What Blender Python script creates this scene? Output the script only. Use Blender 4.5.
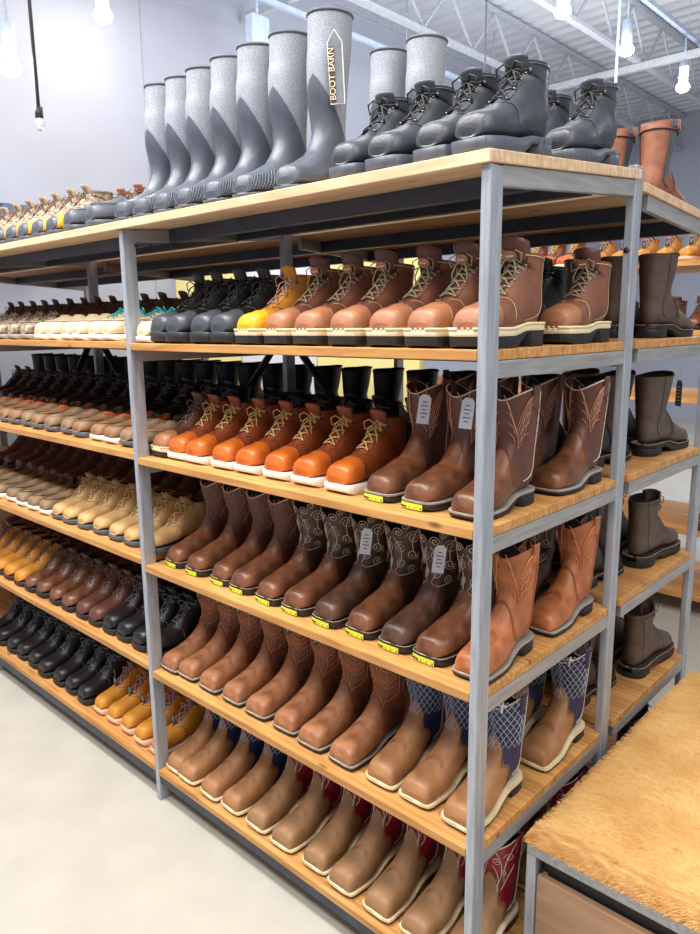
import bpy, math, random
from mathutils import Vector, Matrix
PI = math.pi
rnd = random.Random(7)
for o in list(bpy.data.objects): bpy.data.objects.remove(o)
SC = bpy.context.scene
COL = SC.collection

# ------------------------------------------------------------------ camera
cam_d = bpy.data.cameras.new('camera'); cam = bpy.data.objects.new('camera', cam_d); COL.objects.link(cam)
SC.camera = cam
cam_d.sensor_fit = 'VERTICAL'; cam_d.sensor_height = 24.0
cam_d.lens = 727.3*24/934; cam_d.clip_end = 100
yaw, pitch, roll = .7509, .1947, -.0106
fw = Vector((-math.sin(yaw)*math.cos(pitch), math.cos(yaw)*math.cos(pitch), -math.sin(pitch)))
rt = Vector((math.cos(yaw), math.sin(yaw), 0)); up = rt.cross(fw)
c_, s_ = math.cos(roll), math.sin(roll)
r2 = c_*rt+s_*up; u2 = -s_*rt+c_*up
mw = Matrix((r2, u2, -fw)).transposed().to_4x4(); mw.translation = Vector((.7866, -1.2381, 1.6829))
cam.matrix_world = mw

# ------------------------------------------------------------------ light
world = bpy.data.worlds.new('world'); SC.world = world; world.use_nodes = True
bg = world.node_tree.nodes['Background']; bg.inputs[0].default_value = (.86, .92, 1, 1); bg.inputs[1].default_value = .42
def area(name, loc, size, power, col, aim):
    d = bpy.data.lights.new(name, 'AREA'); d.shape = 'RECTANGLE'; d.size = size[0]; d.size_y = size[1]
    d.energy = power; d.color = col
    o = bpy.data.objects.new(name, d); COL.objects.link(o); o.location = loc
    o.rotation_euler = (Vector(aim)-Vector(loc)).to_track_quat('-Z', 'Y').to_euler()
    return o
area('aisle_light', (-1.2, -2.1, 4.3), (4.5, .7), 150, (1, .97, .92), (-1.1, 0, .6))
area('aisle_light', (-1.2, -.75, 4.3), (4.5, .5), 170, (1, .97, .92), (-1.2, -.35, .6))
area('rear_fill', (-.5, 7, 4.2), (4, 3), 170, (.95, .97, 1), (-.5, 7.5, 0))  # added fill without a fixture, brightens the back wall and far rack
area('aisle_light', (2.6, -.2, 4.2), (.8, 3), 70, (1, .97, .92), (.2, .5, .8))
area('aisle_light', (-2.5, 1.8, 4.2), (4, .6), 40, (1, .97, .93), (-2.5, 2.2, 1))
area('wall_fill', (-2.6, 3.2, 3.2), (.5, 5), 24, (.9, .94, 1), (-4.8, 3.4, 3.4))  # added fill in mid-air, lifts the left wall; no lamp stands here
area('ceiling_fill', (-2.2, 4.5, 2.9), (3, 4), 110, (.9, .95, 1), (-2.2, 4.6, 5))  # added fill aimed upward to brighten the deck, no real uplighter
SC.view_settings.view_transform = 'Standard'; SC.view_settings.look = 'None'
SC.view_settings.gamma = 1; SC.view_settings.use_curve_mapping = False
SC.view_settings.exposure = .12

# ------------------------------------------------------------------ materials
def lin(c):
    return tuple(((v/255)/12.92 if v/255 <= .04045 else ((v/255+.055)/1.055)**2.4) for v in c)
def mat(name, col, rough=.5, metal=0, var=.12, scale=30, bump=.0, bscale=200, spec=.5, stretch=None, emit=None, sheen=0, coat=0, trans=0, col2=None, detail=4):
    m = bpy.data.materials.new(name); m.use_nodes = True
    nt = m.node_tree; N = nt.nodes; L = nt.links; b = N['Principled BSDF']
    c = lin(col)
    b.inputs['Roughness'].default_value = rough; b.inputs['Metallic'].default_value = metal
    b.inputs['Specular IOR Level'].default_value = spec
    if sheen: b.inputs['Sheen Weight'].default_value = sheen
    if coat: b.inputs['Coat Weight'].default_value = coat; b.inputs['Coat Roughness'].default_value = .25
    if trans: b.inputs['Transmission Weight'].default_value = trans
    if emit: b.inputs['Emission Color'].default_value = (*lin(emit[0]), 1); b.inputs['Emission Strength'].default_value = emit[1]
    tc = N.new('ShaderNodeTexCoord'); mp = N.new('ShaderNodeMapping'); L.new(tc.outputs['Object'], mp.inputs[0])
    if stretch: mp.inputs['Scale'].default_value = stretch
    nz = N.new('ShaderNodeTexNoise'); nz.inputs['Scale'].default_value = scale; nz.inputs['Detail'].default_value = detail
    L.new(mp.outputs[0], nz.inputs[0])
    rp = N.new('ShaderNodeValToRGB'); L.new(nz.outputs[0], rp.inputs[0])
    rp.color_ramp.elements[0].position = .3; rp.color_ramp.elements[1].position = .72
    d = tuple(v*(1-var) for v in c); l = lin(col2) if col2 else tuple(min(1, v*(1+var)) for v in c)
    rp.color_ramp.elements[0].color = (*d, 1); rp.color_ramp.elements[1].color = (*l, 1)
    L.new(rp.outputs[0], b.inputs['Base Color'])
    if bump:
        n2 = N.new('ShaderNodeTexNoise'); n2.inputs['Scale'].default_value = bscale; n2.inputs['Detail'].default_value = 3
        L.new(mp.outputs[0], n2.inputs[0])
        bp = N.new('ShaderNodeBump'); bp.inputs['Strength'].default_value = bump; bp.inputs['Distance'].default_value = .002
        L.new(n2.outputs[0], bp.inputs['Height']); L.new(bp.outputs[0], b.inputs['Normal'])
    return m
def leather(name, col, rough=.42, var=.22, col2=None, bump=.35, scale=22):
    return mat(name, col, rough, 0, var, scale, bump, 260, .5, col2=col2, detail=6)
def wood(name, light, dark, axis='x', sc=1.0, rough=.5, spec=.4):
    m = bpy.data.materials.new(name); m.use_nodes = True
    nt = m.node_tree; N = nt.nodes; L = nt.links; b = N['Principled BSDF']; b.inputs['Roughness'].default_value = rough
    b.inputs['Specular IOR Level'].default_value = spec
    tc = N.new('ShaderNodeTexCoord'); mp = N.new('ShaderNodeMapping'); L.new(tc.outputs['Object'], mp.inputs[0])
    mp.inputs['Scale'].default_value = (1.1*sc, 11*sc, 11*sc) if axis == 'x' else (11*sc, 1.1*sc, 11*sc)
    nz = N.new('ShaderNodeTexNoise'); nz.inputs['Scale'].default_value = 3; nz.inputs['Detail'].default_value = 7; nz.inputs['Distortion'].default_value = .8
    L.new(mp.outputs[0], nz.inputs[0])
    wv = N.new('ShaderNodeTexWave'); wv.inputs['Scale'].default_value = 1.4; wv.inputs['Distortion'].default_value = 5; wv.inputs['Detail'].default_value = 3
    wv.bands_direction = 'Y' if axis == 'x' else 'X'
    L.new(mp.outputs[0], wv.inputs[0])
    vo = N.new('ShaderNodeTexVoronoi'); vo.inputs['Scale'].default_value = 1.0
    m3 = N.new('ShaderNodeMapping'); L.new(tc.outputs['Object'], m3.inputs[0]); m3.inputs['Scale'].default_value = (5, 13, 13) if axis == 'x' else (13, 5, 13)
    L.new(m3.outputs[0], vo.inputs[0])
    kr = N.new('ShaderNodeValToRGB'); L.new(vo.outputs['Distance'], kr.inputs[0])
    kr.color_ramp.elements[0].position = .04; kr.color_ramp.elements[0].color = (.35, .3, .28, 1); kr.color_ramp.elements[1].position = .13; kr.color_ramp.elements[1].color = (1, 1, 1, 1)
    mx = N.new('ShaderNodeMix'); mx.data_type = 'FLOAT'; mx.inputs[0].default_value = .12
    L.new(nz.outputs[0], mx.inputs[2]); L.new(wv.outputs[0], mx.inputs[3])
    rp = N.new('ShaderNodeValToRGB'); L.new(mx.outputs[0], rp.inputs[0])
    rp.color_ramp.elements[0].position = .25; rp.color_ramp.elements[0].color = (*lin(dark), 1)
    rp.color_ramp.elements[1].position = .7; rp.color_ramp.elements[1].color = (*lin(light), 1)
    mm = N.new('ShaderNodeMix'); mm.data_type = 'RGBA'; mm.blend_type = 'MULTIPLY'; mm.inputs[0].default_value = 1
    L.new(rp.outputs[0], mm.inputs[6]); L.new(kr.outputs[0], mm.inputs[7]); L.new(mm.outputs[2], b.inputs['Base Color'])
    bp = N.new('ShaderNodeBump'); bp.inputs['Strength'].default_value = .25; bp.inputs['Distance'].default_value = .002
    L.new(mx.outputs[0], bp.inputs['Height']); L.new(bp.outputs[0], b.inputs['Normal'])
    return m

STEEL = mat('brushed_steel', (172, 177, 188), .42, .35, .22, 14, .25, 60, stretch=(6, 6, .5))
STEEL_Y = mat('brushed_steel_rail', (168, 167, 168), .45, .35, .2, 14, .25, 60, stretch=(6, .5, 6))
STEEL_D = mat('dark_steel', (70, 76, 88), .45, .6, .2, 14, .2, 60)
WOOD = wood('pine_board', (220, 164, 98), (162, 108, 56))
WOOD_HAZED = wood('pine_board_hazed', (232, 205, 172), (196, 158, 118))  # paler copy of the pine, veiling haze put into its colour
WOOD_D = wood('bench_wood', (190, 150, 118), (150, 112, 86), 'x', .7)
M = {}
M['black_rubber'] = mat('black_rubber', (34, 35, 38), .5, 0, .1, 60)
M['grey_hazed_rubber'] = mat('grey_hazed_rubber', (82, 88, 100), .38, 0, .1, 40, .15, 90)  # rubber boots are black; haze is put into this grey, soles share it
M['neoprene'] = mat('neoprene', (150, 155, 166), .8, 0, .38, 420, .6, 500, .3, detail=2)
M['trim_grey'] = mat('trim_grey', (82, 88, 98), .6)
M['cream_rubber'] = mat('cream_rubber', (236, 218, 180), .6, 0, .05, 40)
M['white_rubber'] = mat('white_rubber', (238, 234, 222), .6, 0, .04, 40)
M['pink_rubber'] = mat('pink_rubber', (226, 182, 152), .6, 0, .06, 40)
M['tan_welt'] = mat('tan_welt', (214, 176, 124), .6, 0, .08, 60)
M['dark_welt'] = mat('dark_welt', (60, 44, 36), .6)
M['grey_welt'] = mat('grey_welt', (150, 146, 140), .5)
M['lining'] = mat('boot_lining', (40, 32, 28), .8)
M['tan_lining'] = mat('tan_lining', (120, 88, 62), .8)
M['orange_lining'] = mat('orange_lining', (214, 98, 44), .8)
M['brown'] = leather('brown_leather', (102, 62, 42), .33, .35, (140, 90, 62))
M['dkbrown'] = leather('dark_brown_leather', (68, 46, 38), .38, .3, (104, 72, 56))
M['redbrown'] = leather('red_brown_leather', (98, 58, 48), .42, .25)
M['tanbrown'] = leather('tan_brown_leather', (158, 102, 68), .5, .2, (184, 124, 84), .5, 40)
M['tan_shaft'] = leather('tan_shaft_leather', (122, 76, 58), .5, .28, (156, 98, 72))
M['saddle'] = leather('saddle_leather', (150, 104, 68), .5, .2, (184, 130, 84), .4, 18)
M['olive'] = leather('olive_brown_leather', (132, 96, 66), .55, .25, (166, 124, 84), .5, 14)
M['russet'] = leather('russet_leather', (172, 98, 58), .45, .25, (200, 122, 76))
M['orange'] = leather('orange_leather', (196, 92, 28), .33, .18, (218, 116, 42))
M['rust'] = leather('rust_leather', (138, 66, 34), .38, .2)
M['pinkbrown'] = leather('rose_brown_leather', (160, 102, 72), .45, .15, (184, 124, 88))
M['logger'] = leather('logger_leather', (128, 80, 60), .5, .2)
M['yellow'] = leather('yellow_leather', (232, 166, 26), .42, .1)
M['wheat'] = leather('wheat_leather', (206, 138, 44), .55, .15)
M['sand'] = leather('sand_leather', (206, 164, 108), .55, .15, (220, 180, 122))
M['cream'] = leather('cream_leather', (224, 204, 170), .55, .1)
M['greytan'] = leather('grey_tan_suede', (146, 120, 92), .7, .2)
M['brownsuede'] = leather('brown_suede', (150, 112, 78), .65, .2)
M['black'] = leather('black_leather', (25, 26, 31), .36, .2)
M['greyblack'] = leather('grey_black_leather', (66, 70, 78), .34, .2)
M['navy'] = mat('navy_cloth', (38, 46, 84), .6, 0, .2, 30)
M['red'] = leather('crimson_leather', (148, 24, 44), .45, .2)
M['charbrown'] = leather('charcoal_brown_leather', (86, 70, 62), .55, .25, (108, 90, 78))
M['camo'] = mat('camo_cloth', (132, 110, 90), .8, 0, .5, 60, .4, 200, col2=(208, 186, 162), detail=3)
M['thread'] = mat('light_thread', (222, 206, 188), .6)
M['pinkthread'] = mat('rose_thread', (206, 150, 124), .6)
M['orangethread'] = mat('orange_thread', (226, 150, 104), .6)
M['bluethread'] = mat('pale_blue_thread', (196, 204, 222), .6)
M['lace_tan'] = mat('tan_lace', (214, 184, 120), .7)
M['lace_olive'] = mat('olive_lace', (150, 140, 112), .7)
M['lace_black'] = mat('black_lace', (32, 33, 36), .6)
M['lace_grey'] = mat('grey_lace', (108, 110, 116), .6)
M['lace_teal'] = mat('teal_lace', (30, 176, 184), .6)
M['lace_brown'] = mat('brown_lace', (120, 96, 84), .7)
M['lace_pink'] = mat('dusty_pink_lace', (188, 152, 146), .7)
M['eyelet'] = mat('metal_eyelet', (190, 190, 192), .3, .9)
M['label_yellow'] = mat('yellow_label', (212, 222, 66), .5, 0, .03)
M['label_black'] = mat('black_print', (24, 24, 26), .6)
M['paper'] = mat('white_paper', (236, 238, 244), .6, 0, .02)
M['lilac_paper'] = mat('lilac_paper', (214, 218, 236), .6, 0, .04)
M['tag_black'] = mat('black_tag', (22, 22, 24), .5)
M['fur'] = mat('cowhide_fur', (230, 172, 98), .75, 0, .16, 7, 0, col2=(242, 200, 130), spec=.2)
M['yellow_panel'] = mat('yellow_panel', (238, 222, 150), .7, 0, .03)
M['white_panel'] = mat('white_panel', (220, 222, 228), .7, 0, .03)

# ------------------------------------------------------------------ mesh helper
class MB:
    def __init__(s): s.v = []; s.f = []; s.mi = []; s.cur = 0
    def grid(s, rows, close=False):
        b = len(s.v); n = len(rows[0])
        for r in rows: s.v += [tuple(p) for p in r]
        for i in range(len(rows)-1):
            for j in range(n if close else n-1):
                k = (j+1) % n
                s.f.append((b+i*n+j, b+i*n+k, b+(i+1)*n+k, b+(i+1)*n+j)); s.mi.append(s.cur)
    def fan(s, pts, flip=False):
        b = len(s.v); s.v += [tuple(p) for p in pts]
        idx = list(range(b, b+len(pts)))
        if flip: idx.reverse()
        s.f.append(tuple(idx)); s.mi.append(s.cur)
    def box(s, x0, x1, y0, y1, z0, z1):
        b = len(s.v)
        for z in (z0, z1):
            for (x, y) in ((x0, y0), (x1, y0), (x1, y1), (x0, y1)): s.v.append((x, y, z))
        for q in ((0, 3, 2, 1), (4, 5, 6, 7), (0, 1, 5, 4), (1, 2, 6, 5), (2, 3, 7, 6), (3, 0, 4, 7)):
            s.f.append(tuple(b+i for i in q)); s.mi.append(s.cur)
    def hexa(s, P):  # 8 points bottom then top
        b = len(s.v); s.v += [tuple(p) for p in P]
        for q in ((0, 3, 2, 1), (4, 5, 6, 7), (0, 1, 5, 4), (1, 2, 6, 5), (2, 3, 7, 6), (3, 0, 4, 7)):
            s.f.append(tuple(b+i for i in q)); s.mi.append(s.cur)
    def tube(s, pts, r, n=5, cap=True):
        pts = [Vector(p) for p in pts]
        if len(pts) < 2: return
        b = len(s.v); N = len(pts); ref = None
        for i, p in enumerate(pts):
            t = (pts[min(i+1, N-1)]-pts[max(i-1, 0)])
            if t.length < 1e-9: t = Vector((0, 0, 1))
            t.normalize()
            if ref is None or abs(ref.dot(t)) > .95:
                ref = t.orthogonal().normalized()
            ref = (ref - t*ref.dot(t)).normalized(); bi = t.cross(ref)
            rr = r(i/(N-1)) if callable(r) else r
            for k in range(n):
                a = 2*PI*k/n; s.v.append(tuple(p+ref*math.cos(a)*rr+bi*math.sin(a)*rr))
        for i in range(N-1):
            for k in range(n):
                k2 = (k+1) % n
                s.f.append((b+i*n+k, b+i*n+k2, b+(i+1)*n+k2, b+(i+1)*n+k)); s.mi.append(s.cur)
        if cap:
            s.f.append(tuple(b+k for k in reversed(range(n)))); s.mi.append(s.cur)
            s.f.append(tuple(b+(N-1)*n+k for k in range(n))); s.mi.append(s.cur)
    def bar(s, a, b_, w, h, upv=(0, 0, 1)):
        a = Vector(a); b_ = Vector(b_); t = (b_-a).normalized(); u = Vector(upv)
        sd = t.cross(u).normalized()*w/2; u = sd.cross(t).normalized()*h/2
        s.hexa([a-sd-u, a+sd-u, b_+sd-u, b_-sd-u, a-sd+u, a+sd+u, b_+sd+u, b_-sd+u])
    def ball(s, c, r, n=10, sz=1.0):
        rows = []
        for i in range(n+1):
            a = PI*i/n
            rows.append([(c[0]+r*math.sin(a)*math.cos(2*PI*k/n), c[1]+r*math.sin(a)*math.sin(2*PI*k/n), c[2]-r*sz*math.cos(a)) for k in range(n)])
        s.grid(rows, True)
    def build(s, name, mats, parent=None, smooth=True, bevel=0, label=None):
        me = bpy.data.meshes.new(name); me.from_pydata(s.v, [], s.f)
        if not isinstance(mats, (list, tuple)): mats = [mats]
        for m in mats: me.materials.append(m)
        if len(mats) > 1: me.polygons.foreach_set('material_index', s.mi)
        if smooth: me.polygons.foreach_set('use_smooth', [True]*len(me.polygons))
        me.validate(); me.update()
        o = bpy.data.objects.new(name, me); COL.objects.link(o)
        if parent: o.parent = parent
        if bevel:
            md = o.modifiers.new('bevel', 'BEVEL'); md.width = bevel; md.segments = 2; md.limit_method = 'ANGLE'
        if label: o['label'] = label
        return o
def empty(name, loc=(0, 0, 0), rot=(0, 0, 0)):
    o = bpy.data.objects.new(name, None); o.empty_display_size = .05; COL.objects.link(o)
    o.location = loc; o.rotation_euler = rot; return o
def tag(o, label, cat, group=None):
    assert 3 < len(label.split()) < 17, label
    o['label'] = label; o['category'] = cat
    if group: o['group'] = group
    return o
def struct(o): o['kind'] = 'structure'; return o
def copy_tree(o, parent=None):
    c = o.copy(); COL.objects.link(c); c.parent = parent
    for ch in KIDS.get(o.name, []): copy_tree(ch, c)
    return c
KIDS = {}
def register(root):
    for o in [root]+list(root.children_recursive): KIDS[o.name] = list(o.children)

# ------------------------------------------------------------------ room shell
mb = MB(); mb.box(-7, 6, -5, 12, -.1, 0)
FL = mat('polished_concrete', (188, 184, 173), .38, 0, .07, 5, .05, 60, .35, detail=8)
struct(mb.build('floor', FL, smooth=False))
mb = MB()
for a, b in (((-3.35, -.46), (1.5, -1.25)), ((-5, -3.0), (-1.8, .2))):
    mb.bar((a[0], a[1], .0003), (b[0], b[1], .0003), .005, .0006)
struct(mb.build('trim_1', mat('slab_joint', (186, 182, 170), .7), smooth=False))
mb = MB(); mb.box(-4.95, -4.83, -5, 12, 0, 5.1)
WALL = mat('painted_wall', (166, 170, 186), .8, 0, .03, 2)
struct(mb.build('wall_left', WALL, smooth=False))
mb = MB(); mb.box(-7, 6, 11.9, 12.02, 0, 5.1)
struct(mb.build('wall_back', WALL, smooth=False))
mb = MB()   # corrugated deck, ribs run along x
rows = []; y = -1.0
while y < 11.9:
    for dy, z in ((0, 5.0), (.09, 5.0), (.11, 5.045), (.2, 5.045), (.22, 5.0)):
        rows.append([(-4.83, y+dy, z), (6, y+dy, z)])
    y += .22
mb.grid(rows)
struct(mb.build('ceiling', mat('ceiling_deck', (206, 210, 218), .6, .1, .04, 3), smooth=False))
mb = MB()
mb.bar((-4.825, -1, 4.9), (-4.825, 12, 4.9), .02, .1)
struct(mb.build('trim_2', mat('wall_angle', (168, 172, 184), .6), smooth=False))
# a vertical panel joint on the wall
mb = MB(); mb.bar((-4.826, 2.35, .2), (-4.826, 2.35, 4.9), .006, .006, (1, 0, 0)); struct(mb.build('trim_3', mat('wall_joint', (160, 163, 176), .8), smooth=False))
# open-web joists
JM = mat('painted_joist', (182, 187, 196), .5, .1)
jn = 0
for jx in (-3.9, -2.75, -1.5, -.2, 1.2, 2.6):
    t = empty('roof_joist', (jx, 5, 0))
    m = MB(); m.box(-.035, .035, -6, 6.9, 4.93, 4.97); m.build('top_chord', JM, t, False)
    m = MB(); m.box(-.035, .035, -6, 6.9, 4.42, 4.46); m.build('bottom_chord', JM, t, False)
    m = MB(); y = -6; k = 0
    while y < 6.6:
        m.bar((0, y, 4.46 if k % 2 == 0 else 4.93), (0, y+.42, 4.93 if k % 2 == 0 else 4.46), .022, .022, (1, 0, 0)); y += .42; k += 1
    m.build('web', JM, t, False)
    names = ['nearest the left wall', 'second out from the left wall', 'third out from the left wall', 'fourth out from the left wall', 'fifth out from the left wall', 'farthest from the left wall']
    tag(t, 'pale steel open-web roof joist, '+names[jn], 'joist', 'roof joists'); jn += 1
for k, (y, nm) in enumerate(((3.4, 'nearer'), (7.2, 'farther'))):
    m = MB(); m.bar((-4.8, y, 4.38), (5.9, y, 4.38), .05, .07)
    tag(m.build('cross_beam', JM, None, False), nm+' pale cross beam under the roof joists', 'beam', 'cross beams')

# ------------------------------------------------------------------ lighting fixtures
def bulb_glow(): return mat('lit_lamp', (255, 244, 224), .4, emit=((255, 240, 215), 60))
GLOW = bulb_glow(); FIX = mat('lamp_housing', (190, 205, 230), .4, .2)
def rail(x, y0, y1, z, lab):
    t = empty('track_rail', (x, y0, z))
    m = MB(); m.box(-.02, .02, 0, y1-y0, -.02, .02); m.build('rail_body', FIX, t, False)
    yy = .6
    while yy < y1-y0: m = MB(); m.tube([(0, yy, .02), (0, yy, 4.95-z)], .006); yy += 1.6; m.build('hanger', JM, t)
    tag(t, lab, 'track rail')
rail(-2.17, 1.6, 11, 4.52, 'long pale lighting track hanging along the ceiling on the right')
rail(-4.2, 1.2, 8, 4.3, 'thin lighting track close to the left wall')
def spot(x, y, z, lab, top):
    t = empty('track_spotlight', (x, y, z))
    m = MB(); m.tube([(0, 0, .03), (0, 0, .24)], .045, 14); m.build('lamp_housing', FIX, t)
    m = MB(); m.tube([(0, 0, .24), (0, 0, top-z)], .008, 6); m.build('stem', FIX, t)
    m = MB(); m.ball((0, 0, .0), .065, 12, .75); m.build('bulb', GLOW, t)
    tag(t, lab, 'spotlight', 'track spotlights')
    d = bpy.data.lights.new('spot_glow', 'POINT'); d.energy = 5; d.color = (1, .95, .88); d.shadow_soft_size = .06
    o = bpy.data.objects.new('spot_glow', d); COL.objects.link(o); o.location = (x, y, z-.12)
spot(-2.17, 4.36, 4.0, 'lit spotlight at the top edge, nearest of the right three', 4.5)
spot(-2.15, 5.5, 4.0, 'lit spotlight under the track, middle of the right three', 4.5)
spot(-2.16, 6.93, 4.0, 'lit spotlight at the right edge, farthest of the right three', 4.5)
spot(-4.2, 1.66, 3.78, 'lit spotlight high on the left near the wall', 4.28)
spot(-3.9, .85, 3.2, 'brightest lit lamp at the left edge', 4.9)
t = empty('pendant_cord', (-3.75, .93, 2.88))
m = MB(); m.tube([(0, 0, .08), (0, .0, .9), (-.03, -.02, 2.0)], .011, 6); m.build('cord', mat('black_cord', (40, 42, 50), .5), t)
m = MB(); m.tube([(0, 0, .03), (0, 0, .09)], .024, 10); m.build('socket', M['black_rubber'], t)
m = MB(); m.ball((0, 0, -.005), .032, 12, 1.2); m.build('bulb', mat('clear_bulb', (225, 235, 245), .1, 0, .02, trans=.6), t)
tag(t, 'unlit glass bulb hanging on a long black cord at left', 'pendant')
t = empty('hanging_sign_box', (-4.2, 3.05, 4.0))
m = MB(); m.box(-.05, .05, -.09, .09, -.15, .15); m.build('housing', FIX, t, False, .01)
m = MB(); m.tube([(0, 0, .15), (0, 0, .29)], .012, 6); m.build('stem', FIX, t)
tag(t, 'small grey unlit fixture under the track beside the left wall', 'fixture')
m = MB(); m.tube([(-1.2, 3.2, 3.05), (-1.2, 3.2, 4.95)], .008, 6)
tag(m.build('hanging_rod', mat('pale_rod', (180, 205, 235), .4)), 'thin pale blue rod hanging from the ceiling above the black boots', 'rod')
m = MB(); m.tube([(-2.1, 3.2, 3.32), (-2.1, 3.2, 4.95)], .006, 6); m.tube([(-2.1, 3.2, 3.32), (-2.06, 3.2, 3.22), (-2.1, 3.2, 3.12), (-2.14, 3.2, 3.22), (-2.1, 3.2, 3.32)], .008, 6)
tag(m.build('hanging_hook', M['trim_grey']), 'dark cord with a hook loop hanging behind the tall rubber boots', 'hook')
m = MB(); m.box(-4.82, -4.4, -.6, 1.35, 2.3, 2.5)
for k in range(9): m.box(-4.4, -4.385, -.58+k*.215, -.58+k*.215+.2, 2.3, 2.5)
tag(m.build('wall_display', mat('blue_slats', (72, 96, 122), .6), None, False), 'dark blue slatted panel low on the wall at far left', 'display')

# ------------------------------------------------------------------ shelving
HS = {2: 1.629, 3: 1.259, 4: .890, 5: .505, 6: .126}
LOFF = {2: 0.004, 3: .012, 4: .02, 5: .018, 6: .006}
W, D = 1.321, .692
PW, PD = .022, .046
def post(m, x, y, z1, z0=0.0): m.box(x-PW, x, y, y+PD, z0, z1)
def rack(name, lab, y0, front, xs, top_front, top_back, flip):
    """a run of bays at y0..y0+D; flip: the open front is at y0+D"""
    t = empty(name, (0, y0, 0))
    zl = lambda y: (top_front+(top_back-top_front)*y/D)
    for x in xs:
        for yy in (0, D-PD):
            if flip and yy == 0: continue
            m = MB()
            zt = zl(yy)-.024
            if (not flip and yy > 0): zt = zl(yy)+.012; m.box(x-PW-.0, x+.002, yy+.02, yy+PD+.02, 0, zt)
            else: m.box(x-PW, x, yy, yy+PD, 0, zt)
            m.build('post', STEEL, t, False, .003)
    for bi in range(len(xs)-1):
        xa, xb = xs[bi+1], xs[bi]-PW
        last = bi > 0
        for k, h in HS.items():
            hh = h+(LOFF[k] if last else 0)
            m = MB(); x1 = xb+(PW-.003 if bi == 0 else 0)
            m.box(xa, xb, .0 if not flip else .006, D-.004, hh-.022, hh)
            if bi == 0: m.box(xb, xb+PW-.002, PD if not flip else .052, (D-.028) if not flip else D-PD, hh-.022, hh)
            m.build('shelf_board', WOOD, t, False, .002)
        m = MB()
        yb = D+.004 if not flip else D+.008; yf = -.012 if not flip else .028
        x1 = xs[bi]+.004 if bi == 0 else xs[bi]-PW*.5
        x0 = xs[bi+1]-PW*.5+.002
        m.hexa([(x0, yf, zl(yf)-.024), (x1, yf, zl(yf)-.024), (x1, yb, zl(yb)-.024), (x0, yb, zl(yb)-.024),
                (x0, yf, zl(yf)), (x1, yf, zl(yf)), (x1, yb, zl(yb)), (x0, yb, zl(yb))])
        m.build('top_board', WOOD_HAZED, t, False, .002, label='sloping top board paled by haze')
        for yy in (.17, .45):
            m = MB(); z = zl(yy)-.045; m.box(xa, xb, yy, yy+.025, z-.02, z+.02)
            m.build('under_rail', STEEL_D, t, False)
        for k in HS:
            m = MB(); hh = HS[k]+(LOFF[k] if last else 0)-.045; m.box(xa, xb, *((D-.03, D-.005) if not flip else (.046, .066)), hh-.02, hh+.02); m.build('back_rail', STEEL_D, t, False)
        m = MB(); hh = HS[6]-.022; yy = .006 if not flip else D-.03
        m.box(xa, xb, yy, yy+.022, hh-.036, hh-.001); m.build('base_rail', STEEL_D, t, False)
    for xi, x in enumerate(xs):      # end rails
        ya, yb = (PD if not flip else .066), (D if not flip else D-PD)
        for k, h in HS.items():
            hh = h-.023
            if xi > 0 and k in LOFF: hh += 0
            m = MB(); m.box(x-PW+.002, x-.002, ya, yb, hh-.036, hh); m.build('end_rail', STEEL_Y, t, False, .002)
        m = MB(); za, zb = zl(ya)-.025, zl(yb)-.025
        m.hexa([(x-PW+.002, ya, za-.04), (x-.002, ya, za-.04), (x-.002, yb, zb-.04), (x-PW+.002, yb, zb-.04),
                (x-PW+.002, ya, za), (x-.002, ya, za), (x-.002, yb, zb), (x-PW+.002, yb, zb)])
        m.build('end_rail', STEEL_Y, t, False, .002)
    if not flip:
        for x in xs[1:3]:
            for sg in (-1, 1):
                m = MB(); m.bar((x+sg*.06-.02, D-.008, 1.60), (x+sg*.36-.02, D-.008, 1.30), .008, .035, (0, 1, 0)); m.build('brace', STEEL_D, t, False)
        m = MB()
        for q in ((.025, 1.93), (.075, 1.935)): m.tube([(-W+.0, .0+q[0]+.02, q[1]-.0), (-W+.004, q[0]+.02, q[1])], .006, 8)
        m.build('bolt', STEEL_D, t)
        m = MB(); m.tube([(-PW-.001, 0, 0), (-PW-.001, 0, 0.001)], .001, 4)
    tag(t, lab, 'shelving')
    return t
XS = [0, -W, -2.80, -4.15]
r1 = rack('shelving_rack', 'steel and pine shelving rack facing the camera, bays full of boots', 0, 0, XS, 2.0, 2.058, False)
m = MB(); m.tube([(-.012, D-PD+.0185, 1.86), (-.012, D-PD+.0205, 1.86)], .008, 10); m.build('bolt', M['black_rubber'], r1)
r2_ = rack('shelving_rack', 'steel and pine shelving rack backing onto the front one', D+.004, 0, XS, 2.034, 1.99, True)

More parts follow.
